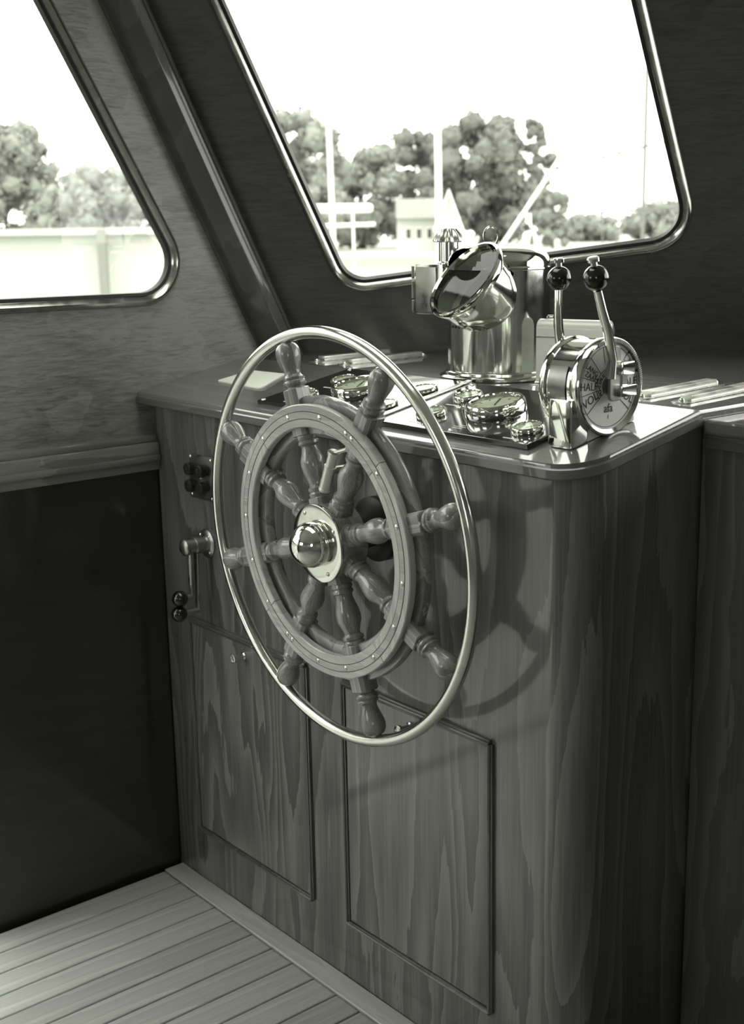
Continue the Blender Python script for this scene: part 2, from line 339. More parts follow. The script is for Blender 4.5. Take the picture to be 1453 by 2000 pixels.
# ============================================================ CONSOLE
con = root('helm_console', (CW/2, 0.11, 0), 'tall varnished wooden steering console with two panelled doors behind the wheel', 'console')
plan = [(0, 0.0), (CW-CR-0.002, 0.0)] + [(CW-CR+CR*math.sin(t), CR-CR*math.cos(t)) for t in [PI/2*k/10 for k in range(11)]] + [(CW, CR+0.002), (CW, 0.234), (CW, 0.42), (0.12, 0.42), (0, 0.30), (0, 0.234)]
n = len(plan)
V = [(a, b, 0.0) for a, b in plan]+[(a, b, zs(b)-0.023) for a, b in plan]
F = [(i, (i+1) % n, n+(i+1) % n, n+i) for i in range(n)]+[tuple(range(n))[::-1], tuple(n+i for i in range(n))]
mk('body', (V, F), 'face', con, smooth=True)
def cab_door(x0, x1, z0, z1, kx, kz, seedm):
    d = mk('door', box(x0+0.006, x1-0.006, -0.003, 0.004, z0+0.006, z1-0.006, 0.001, 1), wood('door_panel', 0.050, 0.185, 'z', 5.5, 0.7, 15, coat_r=0.085, fiber=0.45, seed=seedm, contrast=1.35), con)
    def bead(a, b, wid, hz, mat):
        if hz: G = J(box(a[0], b[0], -0.006, 0.003, a[2]-wid/2, a[2]+wid/2, 0.002), tube([(a[0], -0.006, a[2]), (b[0], -0.006, b[2])], 0.0032, 8))
        else: G = J(box(a[0]-wid/2, a[0]+wid/2, -0.0055, 0.003, a[2], b[2], 0.002), tube([(a[0], -0.0055, a[2]), (a[0], -0.0055, b[2])], 0.0028, 8, up=(0, 1, 0)))
        mk('moulding', G, mat, d, smooth=True)
    bead((x0, 0, z1), (x1, 0, z1), 0.014, True, 'mould'); bead((x0, 0, z0), (x1, 0, z0), 0.010, True, 'mouldv')
    bead((x0, 0, z0), (x0, 0, z1), 0.011, False, 'mouldv'); bead((x1, 0, z0), (x1, 0, z1), 0.011, False, 'mouldv')
    kb = mk('knob', lathe([(0.008, 0), (0.008, 0.003), (0.0055, 0.005), (0.0055, 0.020), (0.0085, 0.022), (0.0088, 0.027), (0.007, 0.0275), (0.0065, 0.0255), (0.0005, 0.0245)], 20, frame((kx, -0.003, kz), (0, -1, 0))), 'satin', d, smooth=True)
    tag(kb, 'small round brass knob')
cab_door(0.092, 0.476, 0.114, 0.561, 0.2834, 0.5327, 4.0)
cab_door(0.582, 0.937, 0.114, 0.561, 0.7568, 0.5343, 9.6)

# worktop: sloped dash and flat shelf behind it
bm = bmesh.new()
RX = 1.116; RC = 0.06
front = [(-0.033, -0.02)] + [(RX-RC+RC*math.sin(t), -0.02+RC-RC*math.cos(t)) for t in [PI/2*k/10 for k in range(11)]]
A = front+[(RX, 0.235), (-0.033, 0.235)]; Bp = [(-0.033, 0.235), (RX, 0.235), (RX, 0.99), (0.755, 0.99), (-0.031, 0.312)]
vd = {}
def gv(p, dz):
    k = (round(p[0], 5), round(p[1], 5), dz)
    if k not in vd: vd[k] = bm.verts.new((p[0], p[1], (zs(p[1]) if p[1] < 0.2349 else ZF)+dz))
    return vd[k]
for P in (A, Bp):
    bm.faces.new([gv(p, 0) for p in P]); bm.faces.new([gv(p, -0.022) for p in P][::-1])
outl = front+[(RX, 0.235), (RX, 0.99), (0.755, 0.99), (-0.031, 0.312), (-0.033, 0.235)]
for i in range(len(outl)):
    p, q = outl[i], outl[(i+1) % len(outl)]; bm.faces.new([gv(p, -0.022), gv(q, -0.022), gv(q, 0), gv(p, 0)])
bm.edges.ensure_lookup_table(); ntop = len(front)+1
ed = [e for e in bm.edges if all(v.co.z > (zs(v.co.y) if v.co.y < 0.2349 else ZF)-0.001 for v in e.verts) and any(all(abs(v.co.x-s[0]) < 1e-5 and abs(v.co.y-s[1]) < 1e-5 for v, s in zip(e.verts, pr)) for a, b in zip(outl[:ntop+1], outl[1:ntop+1]) for pr in ((a, b), (b, a)))]
bmesh.ops.bevel(bm, geom=ed, offset=0.006, segments=5, affect='EDGES', profile=0.5)
wt = mk('worktop', bm_out(bm), 'counter', smooth=True, angle=9); tag(wt, 'varnished worktop over the console, sloping in front and level behind', 'worktop')
pth = outl[:len(front)+2]
def offs(i, d):
    a_ = Vector(pth[max(0, i-1)]); b_ = Vector(pth[min(len(pth)-1, i+1)]); t_ = (b_-a_).normalized(); return Vector(pth[i])+Vector((t_.y, -t_.x))*d
V = []
for i in range(len(pth)-1):
    y_ = pth[i][1]; zt_ = zs(y_) if y_ < 0.2349 else ZF
    for d_, h_ in ((0.0002, -0.0065), (0.0030, -0.0085), (0.0035, -0.020), (0.0002, -0.0225)): q_ = offs(i, d_); V.append((q_.x, q_.y, zt_+h_))
F = [(4*i+k, 4*i+(k+1) % 4, 4*i+4+(k+1) % 4, 4*i+4+k) for i in range(len(pth)-2) for k in range(4)]+[(0, 1, 2, 3), tuple(4*(len(pth)-2)+k for k in (3, 2, 1, 0))]
mk('edge_moulding', (V, F), 'nosing', wt, True)
# neighbouring lower cabinet at the right
sc = root('side_cabinet', (1.65, 0.62, 0), 'dark wooden cabinet with slightly lower top adjoining the console', 'cabinet')
mk('body', box(CW+0.004, 2.55, 0.250, 0.99, 0.0, 1.015), 'side', sc); mk('top', box(RX+0.003, 2.56, 0.236, 1.0, 1.016, 1.0372, 0.004), 'counter', sc)
mk('edge_strip', box(RX+0.003, 2.55, 0.244, 0.2495, 0.995, 1.0155, 0.001, 1), 'nosing', sc)

# ============================================================ WHEEL
WC = (0.6824, -0.095, 0.8417)
wh = root('ship_helm', WC, "eight-spoked wooden ship's wheel with brass hub and outer brass ring", 'wheel', rot=(0.034, 0, 0))
AX = Matrix(((1, 0, 0, 0), (0, 0, -1, 0), (0, 1, 0, 0), (0, 0, 0, 1)))   # lathe z -> toward the helmsman (-y local)
RR = 0.3165
tag(mk('guard_ring', X(ringlathe(circ(0.0098, 14, (RR, 0)), 128), AX), 'ringm', wh, True, True), 'tubular brass ring round the handle ends')
sec = [(0.1770, 0.0125), (0.2115, 0.0125), (0.2120, 0.0225), (0.2105, 0.0240), (0.1785, 0.0240), (0.1770, 0.0225)]
seg = ringlathe(sec, 24, AX, math.radians(45.15), math.radians(134.85))
f0 = None
for k, a in enumerate((-2, 88, 178, 268)):
    if f0 is None: f0 = mk('felloe', seg, 'rim', wh, True, True, 30); o = f0
    else: o = f0.copy(); COL.objects.link(o); o.parent = wh
    o.rotation_euler = (0, -math.radians(a), 0)
mk('inlay_band', ringlathe([(0.1905, 0.0235), (0.2005, 0.0235), (0.2005, 0.02445), (0.1905, 0.02445)], 96, AX), 'rim', wh, True, True, 30)
mk('middle_rim', ringlathe([(0.1840, 0.0050), (0.2050, 0.0050), (0.2050, 0.0130), (0.1840, 0.0130)], 96, AX), 'turned', wh, True, True, 30)
s2 = [(0.1630, -0.008), (0.1650, -0.011), (0.2190, -0.011), (0.2220, -0.007), (0.2225, 0.000), (0.2200, 0.0055), (0.1655, 0.0055), (0.1630, 0.002)]
seg2 = ringlathe(s2, 24, AX, math.radians(45.05), math.radians(134.95)); f1 = None
for a in (43, 133, 223, 313):
    if f1 is None: f1 = mk('rear_felloe', seg2, 'turned', wh, True, True, 40); o = f1
    else: o = f1.copy(); COL.objects.link(o); o.parent = wh
    o.rotation_euler = (0, -math.radians(a), 0)
mk('inlay_seam', J(ringlathe([(0.1894, 0.0236), (0.1903, 0.0236), (0.1903, 0.0242), (0.1894, 0.0242)], 96, AX), ringlathe([(0.2007, 0.0236), (0.2016, 0.0236), (0.2016, 0.0242), (0.2007, 0.0242)], 96, AX)), 'caulk', wh, False, True)
scr = lathe([(0.0034, 0), (0.0034, 0.0006), (0.002, 0.0018), (0.0002, 0.0022)], 12)
s0 = None
for a in (108, 84, 65.3, 61, 40.5, 16.9, -7.3, -28.9, -51.8, -74.7, -95.6, -116, -120.2, -139.7, -161.3, 176.8, 154.4, 132):
    t = math.radians(a)
    if s0 is None: s0 = mk('screw', X(scr, AX), 'satin', wh, True, True); o = s0
    else: o = s0.copy(); COL.objects.link(o); o.parent = wh
    o.scale = (1.25, 1.0, 1.25); o.location = (0.1955*math.cos(t), -0.0243, 0.1955*math.sin(t))
# spokes: turned baluster, square blocks, handle  (built along local +x)
XA = frame((0, 0, 0), (1, 0, 0), (0, 1, 0))
def sq(x0, x1, h, cut=0.0045):
    P = [(h-cut, h), (h, h-cut), (h, -h+cut), (h-cut, -h), (-h+cut, -h), (-h, -h+cut), (-h, h-cut), (-h+cut, h)]
    return prism(P, x0, x1, XA, 0.0015, 1)
inner = lathe([(0.0155, 0.066), (0.0165, 0.071), (0.0172, 0.074), (0.0150, 0.077), (0.0165, 0.079), (0.0168, 0.083), (0.0140, 0.085), (0.0132, 0.089), (0.0150, 0.098), (0.0182, 0.110), (0.0195, 0.119), (0.0188, 0.127), (0.0155, 0.135), (0.0130, 0.142), (0.0122, 0.147), (0.0140, 0.149), (0.0165, 0.151), (0.0165, 0.155), (0.0140, 0.157), (0.0160, 0.159), (0.0165, 0.163), (0.0150, 0.168)], 28, XA)
sp_in = J(sq(0.020, 0.069, 0.0158), inner, sq(0.164, 0.2375, 0.0168, 0.005))
hand = lathe([(0.0150, 0.2340), (0.0140, 0.2395), (0.0160, 0.2415), (0.0178, 0.2440), (0.0178, 0.2480), (0.0155, 0.2500), (0.0165, 0.2515), (0.0168, 0.2540), (0.0140, 0.2560), (0.0122, 0.2600), (0.0130, 0.2660), (0.0160, 0.2750), (0.0185, 0.2840), (0.0193, 0.2920), (0.0182, 0.2990), (0.0145, 0.3050), (0.0080, 0.3085), (0.0005, 0.3095)], 28, XA)
sp = hd = None
for a in (106.5, 61.5, 16.5, -28.5, -73.5, -118.5, -163.5, 151.5):
    if sp is None: sp = mk('spoke', sp_in, 'turned', wh, True, True, 40); hd = mk('handle', hand, 'turned', wh, True, True, 50); o, h = sp, hd
    else:
        o = sp.copy(); h = hd.copy(); COL.objects.link(o); COL.objects.link(h); o.parent = wh; h.parent = wh
    o.rotation_euler = h.rotation_euler = (0, -math.radians(a), 0)
mk('hub', lathe([(0.050, -0.030), (0.058, -0.026), (0.059, 0.018), (0.057, 0.0215)], 48, AX), 'turned', wh, True, True)
hp = mk('hub_plate', lathe([(0.0600, 0.0216), (0.0612, 0.0235), (0.0605, 0.0262), (0.056, 0.0275), (0.045, 0.0280), (0.040, 0.0278)], 64, AX), 'brass', wh, True, True, 50)
tag(hp, 'polished brass hub disc'); 
mk('hub_dome', lathe([(0.0330, 0.0275), (0.0310, 0.0290), (0.0310, 0.0325), (0.0352, 0.0335)]+[(max(0.0002, 0.0355*math.cos(t)), 0.0345+0.0365*math.sin(t)) for t in [PI/2*k/14 for k in range(1, 15)]], 64, AX), 'chrome', hp, True, True, 60)
for a in (30, 120, 210, 300):
    t = math.radians(a); mk('plate_screw', X(scr, T(0.0505*math.cos(t), -0.0276, 0.0505*math.sin(t)) @ AX), 'satin', hp, True, True)
mk('shaft', J(lathe([(0.026, -0.084), (0.026, -0.045), (0.034, -0.044), (0.034, -0.030)], 32, AX), lathe([(0.052, -0.0925), (0.052, -0.084), (0.046, -0.080), (0.026, -0.079)], 36, AX)), 'rubber', wh, True, True)

# locking pin on the console behind the wheel
pa, pbv = Vector((0.692, -0.112, 0.923)), Vector((0.7185, -0.112, 0.985)); u = (pbv-pa).normalized(); L = (pbv-pa).length
lk = root('locking_pin', (0.705, 0, 0.955), 'slim brass cylinder bolt with slotted head on the console between wheel spokes', 'lock')
mk('barrel', lathe([(0.0088, 0), (0.0098, 0.001), (0.0098, 0.004), (0.0090, 0.0045), (0.0090, L*0.60), (0.0096, L*0.61), (0.0096, L*0.63), (0.0080, L*0.635)], 28, frame(pa, u)), 'pinb', lk, True)
mk('head', J(lathe([(0.0078, 0), (0.0078, L*0.28), (0.0092, L*0.29), (0.0095, L*0.36), (0.0085, L*0.37)], 28, frame(pa+u*L*0.635, u)), cyl(pbv-u*0.003, pbv+Vector((0.022, 0.01, 0.006)), 0.0035, 10), sphere(pbv+Vector((0.022, 0.010, 0.006)), 0.0055, 12)), 'pinb', lk, True)
mk('bracket', J(box(0.700, 0.712, -0.106, -0.001, 0.950, 0.960, 0.002), box(0.687, 0.725, -0.0045, 0.0, 0.936, 0.974, 0.0015)), 'dull', lk, True)

# ============================================================ FITTINGS ON THE CONSOLE FACE
sw = root('switch_panel', (0.16, 0, 0.855), 'small brass plate with four black knobs on the console front', 'switch')
mk('plate', box(0.120, 0.203, -0.003, 0.0, 0.812, 0.897, 0.0012), 'dull', sw, True)
for kx, kz in ((0.141, 0.870), (0.180, 0.870), (0.141, 0.838), (0.180, 0.838)):
    G = lathe([(0.0085, 0), (0.0088, 0.002), (0.0075, 0.004), (0.0115, 0.006), (0.0120, 0.010), (0.0118, 0.017), (0.0105, 0.019), (0.0005, 0.0192)], 22, frame((kx, -0.003, kz), (0, -1, 0)))
    kk = mk('knob', G, 'rubber', sw, True, False, 25)
    mk('glint_line', box(kx-0.0007, kx+0.0007, -0.0229, -0.0221, kz-0.002, kz+0.006), 'satin', kk)  # sliver of bright metal stands in for the glint on each knob
for kx, kz in ((0.126, 0.891), (0.197, 0.891), (0.126, 0.818), (0.197, 0.818), (0.16, 0.854)):
    mk('screw', X(scr, frame((kx, -0.0028, kz), (0, -1, 0))), 'satin', sw, True)

ck = root('crank_lever', (0.168, 0, 0.728), 'brass crank lever hanging with two black ball knobs on the console front', 'lever')
c = Vector((0.168, 0, 0.728))
fl_ = mk('flange', lathe([(0.027, 0), (0.0275, 0.003), (0.024, 0.006), (0.017, 0.007), (0.016, 0.010)], 36, frame(c, (0, -1, 0))), 'dull', ck, True)
for a in (45, 135, 225, 315): mk('screw', X(scr, frame(c+Vector((0.0215*math.cos(math.radians(a)), -0.0058, 0.0215*math.sin(math.radians(a)))), (0, -1, 0))), 'satin', fl_, True)
mk('boss', lathe([(0.0150, 0.008), (0.0150, 0.020), (0.0165, 0.021), (0.0165, 0.030), (0.0140, 0.031), (0.0140, 0.043), (0.0160, 0.044), (0.0160, 0.052), (0.0120, 0.055), (0.0060, 0.0555)], 28, frame(c, (0, -1, 0))), 'dull', ck, True)
def lever_arm(y, ex, ez, by):
    mk('arm', J(tube([(c.x, y, c.z), (c.x-0.001, y, c.z-0.05), (ex, y, ez)], [0.0075, 0.006, 0.005], 10, flat=0.6, up=(0, 1, 0)), cyl((ex, y+0.003, ez), (ex, by+0.006, ez), 0.005, 12)), 'dull', ck, True)
    mk('ball_knob', sphere((ex, by, ez), 0.0155, 24), 'black', ck, True)
lever_arm(-0.040, 0.165, 0.630, -0.064)
lever_arm(-0.026, 0.163, 0.600, -0.066)

# ============================================================ INSTRUMENT PANELS on the sloping dash
def onslope(x, y): return (x, y, 1.0+(y+0.02)*TS)
def gauge(p, gx, gy, r, h, y0, big):
    """p panel root (local: x, slope y, normal z)"""
    ly = (gy-y0)/math.cos(SL); z = 0.008
    m = T(gx-p.location.x, ly, z)
    b = mk('gauge', lathe([(r*0.97, -0.001), (r, 0.001), (r, h*0.55), (r*0.985, h*0.8), (r*0.93, h), (r*0.84, h*0.99), (r*0.82, h*0.85), (r*0.81, h*0.55), (r*0.5, h*0.54), (0.0003, h*0.54)], 48, m), 'chrome', p, True, True, 40)
    f = mk('dial_face', lathe([(r*0.80, h*0.55), (r*0.79, h*0.58), (0.0003, h*0.585)], 36, m), 'dial', b, False, True)
    tick = J(*[X(box(r*0.60, r*0.72, -0.0006, 0.0006, h*0.58, h*0.61), m @ Matrix.Rotation(math.radians(a), 4, 'Z')) for a in range(-30, 211, 30)])
    mk('tick_marks', tick, 'ink', b, False, True)
    t = math.radians(120 if big else 60)
    mk('needle', X(box(-r*0.1, r*0.62, -0.0007, 0.0007, h*0.64, h*0.67), m @ Matrix.Rotation(t, 4, 'Z')), 'ink', b, False, True)
    q = lathe([(r*0.82, h*0.86), (0.0003, h*0.87)], 36, m, False); mk('glass', q, 'gglass', b, False, True)
def ipanel(x0, x1, y0, y1, label, spots):
    xc = (x0+x1)/2
    p = root('instrument_panel', onslope(xc, y0), label, 'panel', 'instrument panels on the dash', rot=(SL, 0, 0)); ll = (y1-y0)/math.cos(SL)
    mk('plate', box(x0-xc, x1-xc, 0, ll, 0.0003, 0.008, 0.0012, 2), 'panel', p, False, True)
    for gx, gy, big in spots: gauge(p, gx, gy, 0.047 if big else 0.0245, 0.020 if big else 0.0095, y0, big)
    for sx in (x0+0.009, xc, x1-0.009):
        for sy in (0.008, ll-0.008): mk('screw', X(lathe([(0.0042, 0), (0.0042, 0.0008), (0.0025, 0.0022), (0.0003, 0.0025)], 12), T(sx-xc, sy, 0.0079)), 'chrome', p, True, True)
    for gx, gy, big in spots:
        if not big:
            sgn = -1
            mk('caption', box(gx-xc-0.016, gx-xc+0.012, (gy-y0)/math.cos(SL)-0.036, (gy-y0)/math.cos(SL)-0.0335, 0.0079, 0.0083), 'dial', p, False, True)
    for k in range(3):
        wd = (0.020, 0.026, 0.014)[k]; mk('caption', box(0.002-wd/2, 0.002+wd/2, 0.010+0.006*k+0.009, 0.0112+0.006*k+0.009, 0.0079, 0.0083), 'dial', p, False, True)
    return p
ipanel(0.336, 0.650, 0.014, 0.222, 'black instrument panel of round gauges beside the white sheet of paper', [(0.4135, 0.149, 0), (0.4135, 0.062, 0), (0.624, 0.064, 0), (0.624, 0.151, 0), (0.506, 0.108, 1)])
ipanel(0.669, 0.995, 0.010, 0.218, 'black instrument panel of round gauges beside the engine telegraph', [(0.736, 0.147, 0), (0.7436, 0.0615, 0), (0.953, 0.0565, 0), (0.945, 0.150, 0), (0.837, 0.108, 1)])
dv = mk('divider_strip', X(box(-0.0055, 0.0055, 0, 0.206/math.cos(SL), 0.0003, 0.0115, 0.001), T(*onslope(0.6598, 0.016)) @ Matrix.Rotation(SL, 4, 'X')), 'satin'); tag(dv, 'pale metal strip lying between the two black instrument panels', 'strip')
# sheet of paper
pc = onslope(0.165, 0.122)
P = rpoly([(-0.076, -0.036), (0.086, -0.043), (0.044, 0.044), (-0.066, 0.040)], 0.008, 4)
pp = root('paper_pad', pc, 'white rectangular paper pad lying on the dash by the side wall', 'paper', rot=(SL, 0, 0))
mk('pad_sheets', prism(P, 0.0004, 0.003), 'paper', pp, False, True); mk('top_sheet', prism([(q[0]*0.985+0.001, q[1]*0.97+0.001) for q in P], 0.0031, 0.0036), 'paper', pp, False, True)

# ============================================================ BRASS TRACKS on the level shelf
def track(x0, y0, L, ang, label):
    t = root('brass_track', (x0, y0, ZF), label, 'track', 'brass tracks on the shelf', rot=(0, 0, ang))
    mk('base_plate', prism(rpoly([(-0.017, -0.022), (0.017, -0.022), (0.017, L+0.022), (-0.017, L+0.022)], 0.012, 5), 0.0002, 0.002), 'satin', t, True, True, 30)
    mk('raised_bar', box(-0.0095, 0.0095, 0.0, L, 0.002, 0.0105, 0.001), 'pinb', t, True, True, 30)
    for sy in (-0.012, L+0.012): mk('screw_head', sphere((0, sy, 0.003), 0.0052, 12, (1, 1, 0.8)), 'chrome', t, True, True)
track(0.155, 0.292, 0.19, 0.10, 'short brass track with raised bar on the shelf nearest the corner post')
track(0.247, 0.290, 0.20, 0.10, 'short brass track with raised bar on the shelf between corner post and binnacle')
track(0.972, 0.292, 0.20, 0.12, 'short brass track with raised bar on the shelf just behind the engine telegraph')
track(1.046, 0.292, 0.20, 0.12, 'short brass track with raised bar on the shelf edge beside the lower cabinet')

# ============================================================ BINNACLE
BX, BY = 0.607, 0.340
bn = root('compass_binnacle', (BX, BY, ZF), 'polished brass compass binnacle with slanted glazed hood and side lamp', 'binnacle')
Z = T(BX, BY, ZF)
mk('base_flange', lathe([(0.102, 0.0), (0.104, 0.002), (0.104, 0.005), (0.101, 0.0075), (0.094, 0.009), (0.0935, 0.013), (0.090, 0.015), (0.088, 0.015)], 64, Z), 'brass', bn, True)
hn = Vector((-0.15, -0.75, 0.643)).normalized(); hc = Vector((0.6225, 0.245, 1.2218))
def cut(G):
    V, F = G; out_ = []
    for f in F:
        c_ = sum((Vector(V[i]) for i in f), Vector())/len(f)-hc; ax = c_.dot(hn)
        if ax > -0.045 and (c_-hn*ax).length < 0.0690 and len(f) < 10: continue
        out_.append(f)
    return V, out_
mk('body', cut(lathe([(0.0885, 0.013+0.173*k/60) for k in range(61)], 200, Z)), 'brass', bn, True)
mk('dome', cut(lathe([(0.0885, 0.1850), (0.0897, 0.1855), (0.0900, 0.1880), (0.0892, 0.1900), (0.0885, 0.1930), (0.0878, 0.2000), (0.0855, 0.2070), (0.0810, 0.2135), (0.0740, 0.2185), (0.0640, 0.2220), (0.0500, 0.2240), (0.0300, 0.2248), (0.0003, 0.2250)], 160, Z)), 'chrome', bn, True)
hn = Vector((-0.15, -0.75, 0.643)).normalized(); hc = Vector((0.6225, 0.245, 1.2218))
hm = frame(hc, hn)
hd_ = mk('hood', J(ringlathe([(0.0420, -0.095), (0.0600, -0.065), (0.0690, -0.035), (0.0715, -0.006), (0.0700, -0.006), (0.0675, -0.035), (0.0580, -0.065), (0.0400, -0.095)], 64, hm)), 'brass', bn, True)
mk('hood_bezel', ringlathe([(0.0705, -0.012), (0.0745, -0.012), (0.0770, -0.006), (0.0775, 0.000), (0.0755, 0.0035), (0.0720, 0.0040), (0.0695, 0.001), (0.0690, -0.008)], 72, hm), 'chrome', hd_, True)
mk('hood_glass', lathe([(0.0700, -0.006), (0.0003, -0.006)], 48, hm, False), 'hoodglass', hd_)
mk('hood_lining', lathe([(0.0680, -0.008), (0.0660, -0.040), (0.0003, -0.041)], 48, hm, False), wood('hood_reflection_grey', 0.22, 0.30, coat=0.0, rough=0.5), hd_)  # lining grey stands in for the cabin reflected in the hood glass
mk('compass_card', lathe([(0.046, -0.038), (0.0003, -0.0375)], 40, hm, False), 'dark', hd_)
# side lamp
lb = mk('lamp_housing', box(0.455, 0.526, 0.282, 0.366, 1.156, 1.244, 0.002), 'brass', bn, True)
mk('lamp_door', box(0.458, 0.512, 0.2785, 0.2815, 1.161, 1.239, 0.001), 'dull', lb, True)
mk('hinge', J(cyl((0.4505, 0.280, 1.158), (0.4505, 0.280, 1.180), 0.003, 10), cyl((0.4505, 0.280, 1.184), (0.4505, 0.280, 1.214), 0.003, 10), cyl((0.4505, 0.280, 1.218), (0.4505, 0.280, 1.240), 0.003, 10)), 'dull', lb, True)
ch = mk('chimney', lathe([(0.0205, 1.243), (0.0205, 1.246), (0.0180, 1.248), (0.0180, 1.288)], 36, T(0.504, 0.318, 0)), 'brass', bn, True)
V, F = [], []; N = 108
for r, z, am in ((0.0262, 1.2820, 0.17), (0.0268, 1.2838, 0.17), (0.0205, 1.2945, 0.20), (0.0135, 1.3035, 0.16), (0.0003, 1.3060, 0)):
    for i in range(N): a = 2*PI*i/N; rr = r*(1+am*0.5*math.cos(a*9)); V.append(Vector((0.504+rr*math.cos(a), 0.318+rr*math.sin(a), z+0.0012*am/0.22*math.cos(a*9)*(1 if r > 0.02 else 0.3))))
for k in range(4):
    for i in range(N): j = (i+1) % N; F.append((k*N+i, k*N+j, (k+1)*N+j, (k+1)*N+i))
F.append(tuple(range(N))[::-1]); mk('fluted_cap', (V, F), 'satin', ch, True, angle=60)
lp_c = Vector((0.603, 0.325, 1.2905))
mk('carrying_loop', J(tube([lp_c+Vector((0.0125*math.cos(t)*0.8, 0.0125*math.cos(t)*0.6, 0.0165*math.sin(t))) for t in [2*PI*k/28 for k in range(28)]], 0.0017, 8, True, up=(0.6, -0.8, 0)), lathe([(0.007, 0), (0.0055, 0.003), (0.003, 0.006)], 14, T(lp_c.x, lp_c.y, 1.2705))), 'brass', bn, True)
for dx in (-0.010, 0.0, 0.010):
    a = -PI/2+(-0.18+dx*11); mk('rivet', sphere((BX+0.0885*math.cos(a), BY+0.0885*math.sin(a), 1.1405), 0.0026, 10), 'dark', bn, True)
a = math.radians(38); mk('side_bolt', J(cyl((BX+0.087*math.cos(a), BY+0.087*math.sin(a), 1.151), (BX+0.094*math.cos(a), BY+0.094*math.sin(a), 1.151), 0.006, 14), sphere((BX+0.094*math.cos(a), BY+0.094*math.sin(a), 1.151), 0.006, 12)), 'brass', bn, True)

# ============================================================ ROUNDED COVER behind the telegraph
e2 = Vector((0.954, 0.300, 0)).normalized(); m2 = Vector((0.300, -0.954, 0)).normalized(); mo = Vector((0.7190, 0.3160, ZF))
mc = Matrix((m2, Vector((0, 0, 1)), e2)).transposed().to_4x4(); mc.translation = mo     # profile (toward viewer, up), length along e2
mv = root('motor_cover', mo+e2*0.06, 'round-topped pale cover standing between binnacle and engine telegraph', 'cover')
prf = rpoly([(0.0, 0.0005), (0.0, 0.106), (-0.034, 0.106), (-0.034, 0.0005)], [0, 0.0155, 0.0155, 0], 8)
mk('casing', prism(prf[::-1], 0.0, 0.125, mc, 0.001, 1), 'cream', mv, True)
mk('end_cap', X(lathe([(0.0140, 0), (0.0140, 0.002), (0.0125, 0.003), (0.0003, 0.003)], 28), mc @ T(-0.017, 0.087, 0.125)), 'dull', mv, True)
mk('seam_line', box(-0.0002, 0.0006, 0.076, 0.0772, 0.0, 0.118) if False else X(box(-0.001, 0.0006, 0.0765, 0.0780, 0.001, 0.124), mc), 'chrome', mv)
mk('foot_flange', X(box(-0.034, 0.008, 0.0002, 0.004, 0.002, 0.130, 0.001), mc), 'satin', mv, True)

# ============================================================ ENGINE TELEGRAPH
TC = Vector((1.060, 0.101, 1.091)); TR = 0.0665
te = root('engine_telegraph', (1.03, 0.10, zs(0.10)), 'polished brass engine telegraph with two levers, black ball knobs and lettered white dial', 'control lever')
TX = frame((0, 0, 0), (1, 0, 0), (0, 1, 0))   # lathe axis -> +x
tm = T(0, TC.y, TC.z) @ TX
mk('drum', lathe([(0.0580, 0.988), (0.0640, 0.990), (0.0655, 0.994), (0.0655, 0.999), (0.0620, 1.001), (0.0620, 1.040), (0.0640, 1.042), (0.0640, 1.050)], 72, tm), 'chrome', te, True)
bz = mk('dial_bezel', ringlathe([(0.0600, 1.046), (0.0650, 1.046), (0.0672, 1.050), (0.0676, 1.060), (0.0665, 1.0635), (0.0640, 1.0645), (0.0590, 1.0612), (0.0585, 1.0595)], 96, tm), 'brass', te, True)
kn = [X(box(-0.0007, 0.0007, 0.0600, 0.0655, 1.0612, 1.0652), T(0, TC.y, TC.z) @ Matrix.Rotation(math.radians(a), 4, 'X') @ Matrix(((0, 0, 1, 0), (1, 0, 0, 0), (0, 1, 0, 0), (0, 0, 0, 1)))) for a in [-92+2.6*k for k in range(46)]]
mk('knurled_scale', J(*kn), 'dull', bz)['kind'] = 'stuff'
dl = mk('dial', lathe([(0.0595, 1.0570), (0.0595, 1.0592), (0.0003, 1.0595)], 64, tm), 'dial', te)
# dial plane: u = +y, v = +z at x = 1.0597
def DP(r, a, lift=1.0597): t = math.radians(a); return Vector((lift, TC.y+r*math.cos(t), TC.z+r*math.sin(t)))
def dmat(r, a, spin):
    t = math.radians(spin); u = Vector((0, math.cos(t), math.sin(t))); v = Vector((0, -math.sin(t), math.cos(t)))
    m = Matrix((u, v, Vector((1, 0, 0)))).transposed().to_4x4(); m.translation = DP(r, a); return m
def arc(r, a0, a1, w=0.0005, n=40):
    return tube([DP(r, a0+(a1-a0)*k/n) for k in range(n+1)], w, 4)
ln = [arc(0.0245, 103, 219), arc(0.0130, 103, 219), arc(0.0245, 77, -39), arc(0.0130, 77, -39), arc(0.0555, -180, 180, 0.0004, 90)]
for a in (103, 132, 163, 190, 219, 77, 48, 17, -10, -39): ln.append(tube([DP(0.0245 if a not in (219, -39) else 0.013, a), DP(0.0555, a)], 0.0005, 4))
mk('division_lines', J(*ln), 'ink', dl)
def word(t, r, a, spin, size, parent=dl): mk('lettering', text_geo(t, size, dmat(r, a, spin)), 'ink', parent)
for s in (0, 1):
    w1_, w2_ = ('LANG', 'ZAAM')
    f = (lambda a: a) if s == 0 else (lambda a: 180-a)
    q = 1 if s == 0 else -1
    word(w1_, 0.0425, f(145), q*-33, 0.0105); word(w2_, 0.0385, f(157), q*-26, 0.0105)
    word('HALF', 0.0405, f(177), q*-3, 0.0150); word('VOL', 0.0405, f(204), q*26, 0.0165)
for k, chh in enumerate('ACHTERUIT'):
    a = 211-k*12.4; word(chh, 0.0188, a, a-90, 0.0086)
for k, chh in enumerate('VOORUIT'):
    a = 66-k*15.0; word(chh, 0.0188, a, a-90, 0.0086)
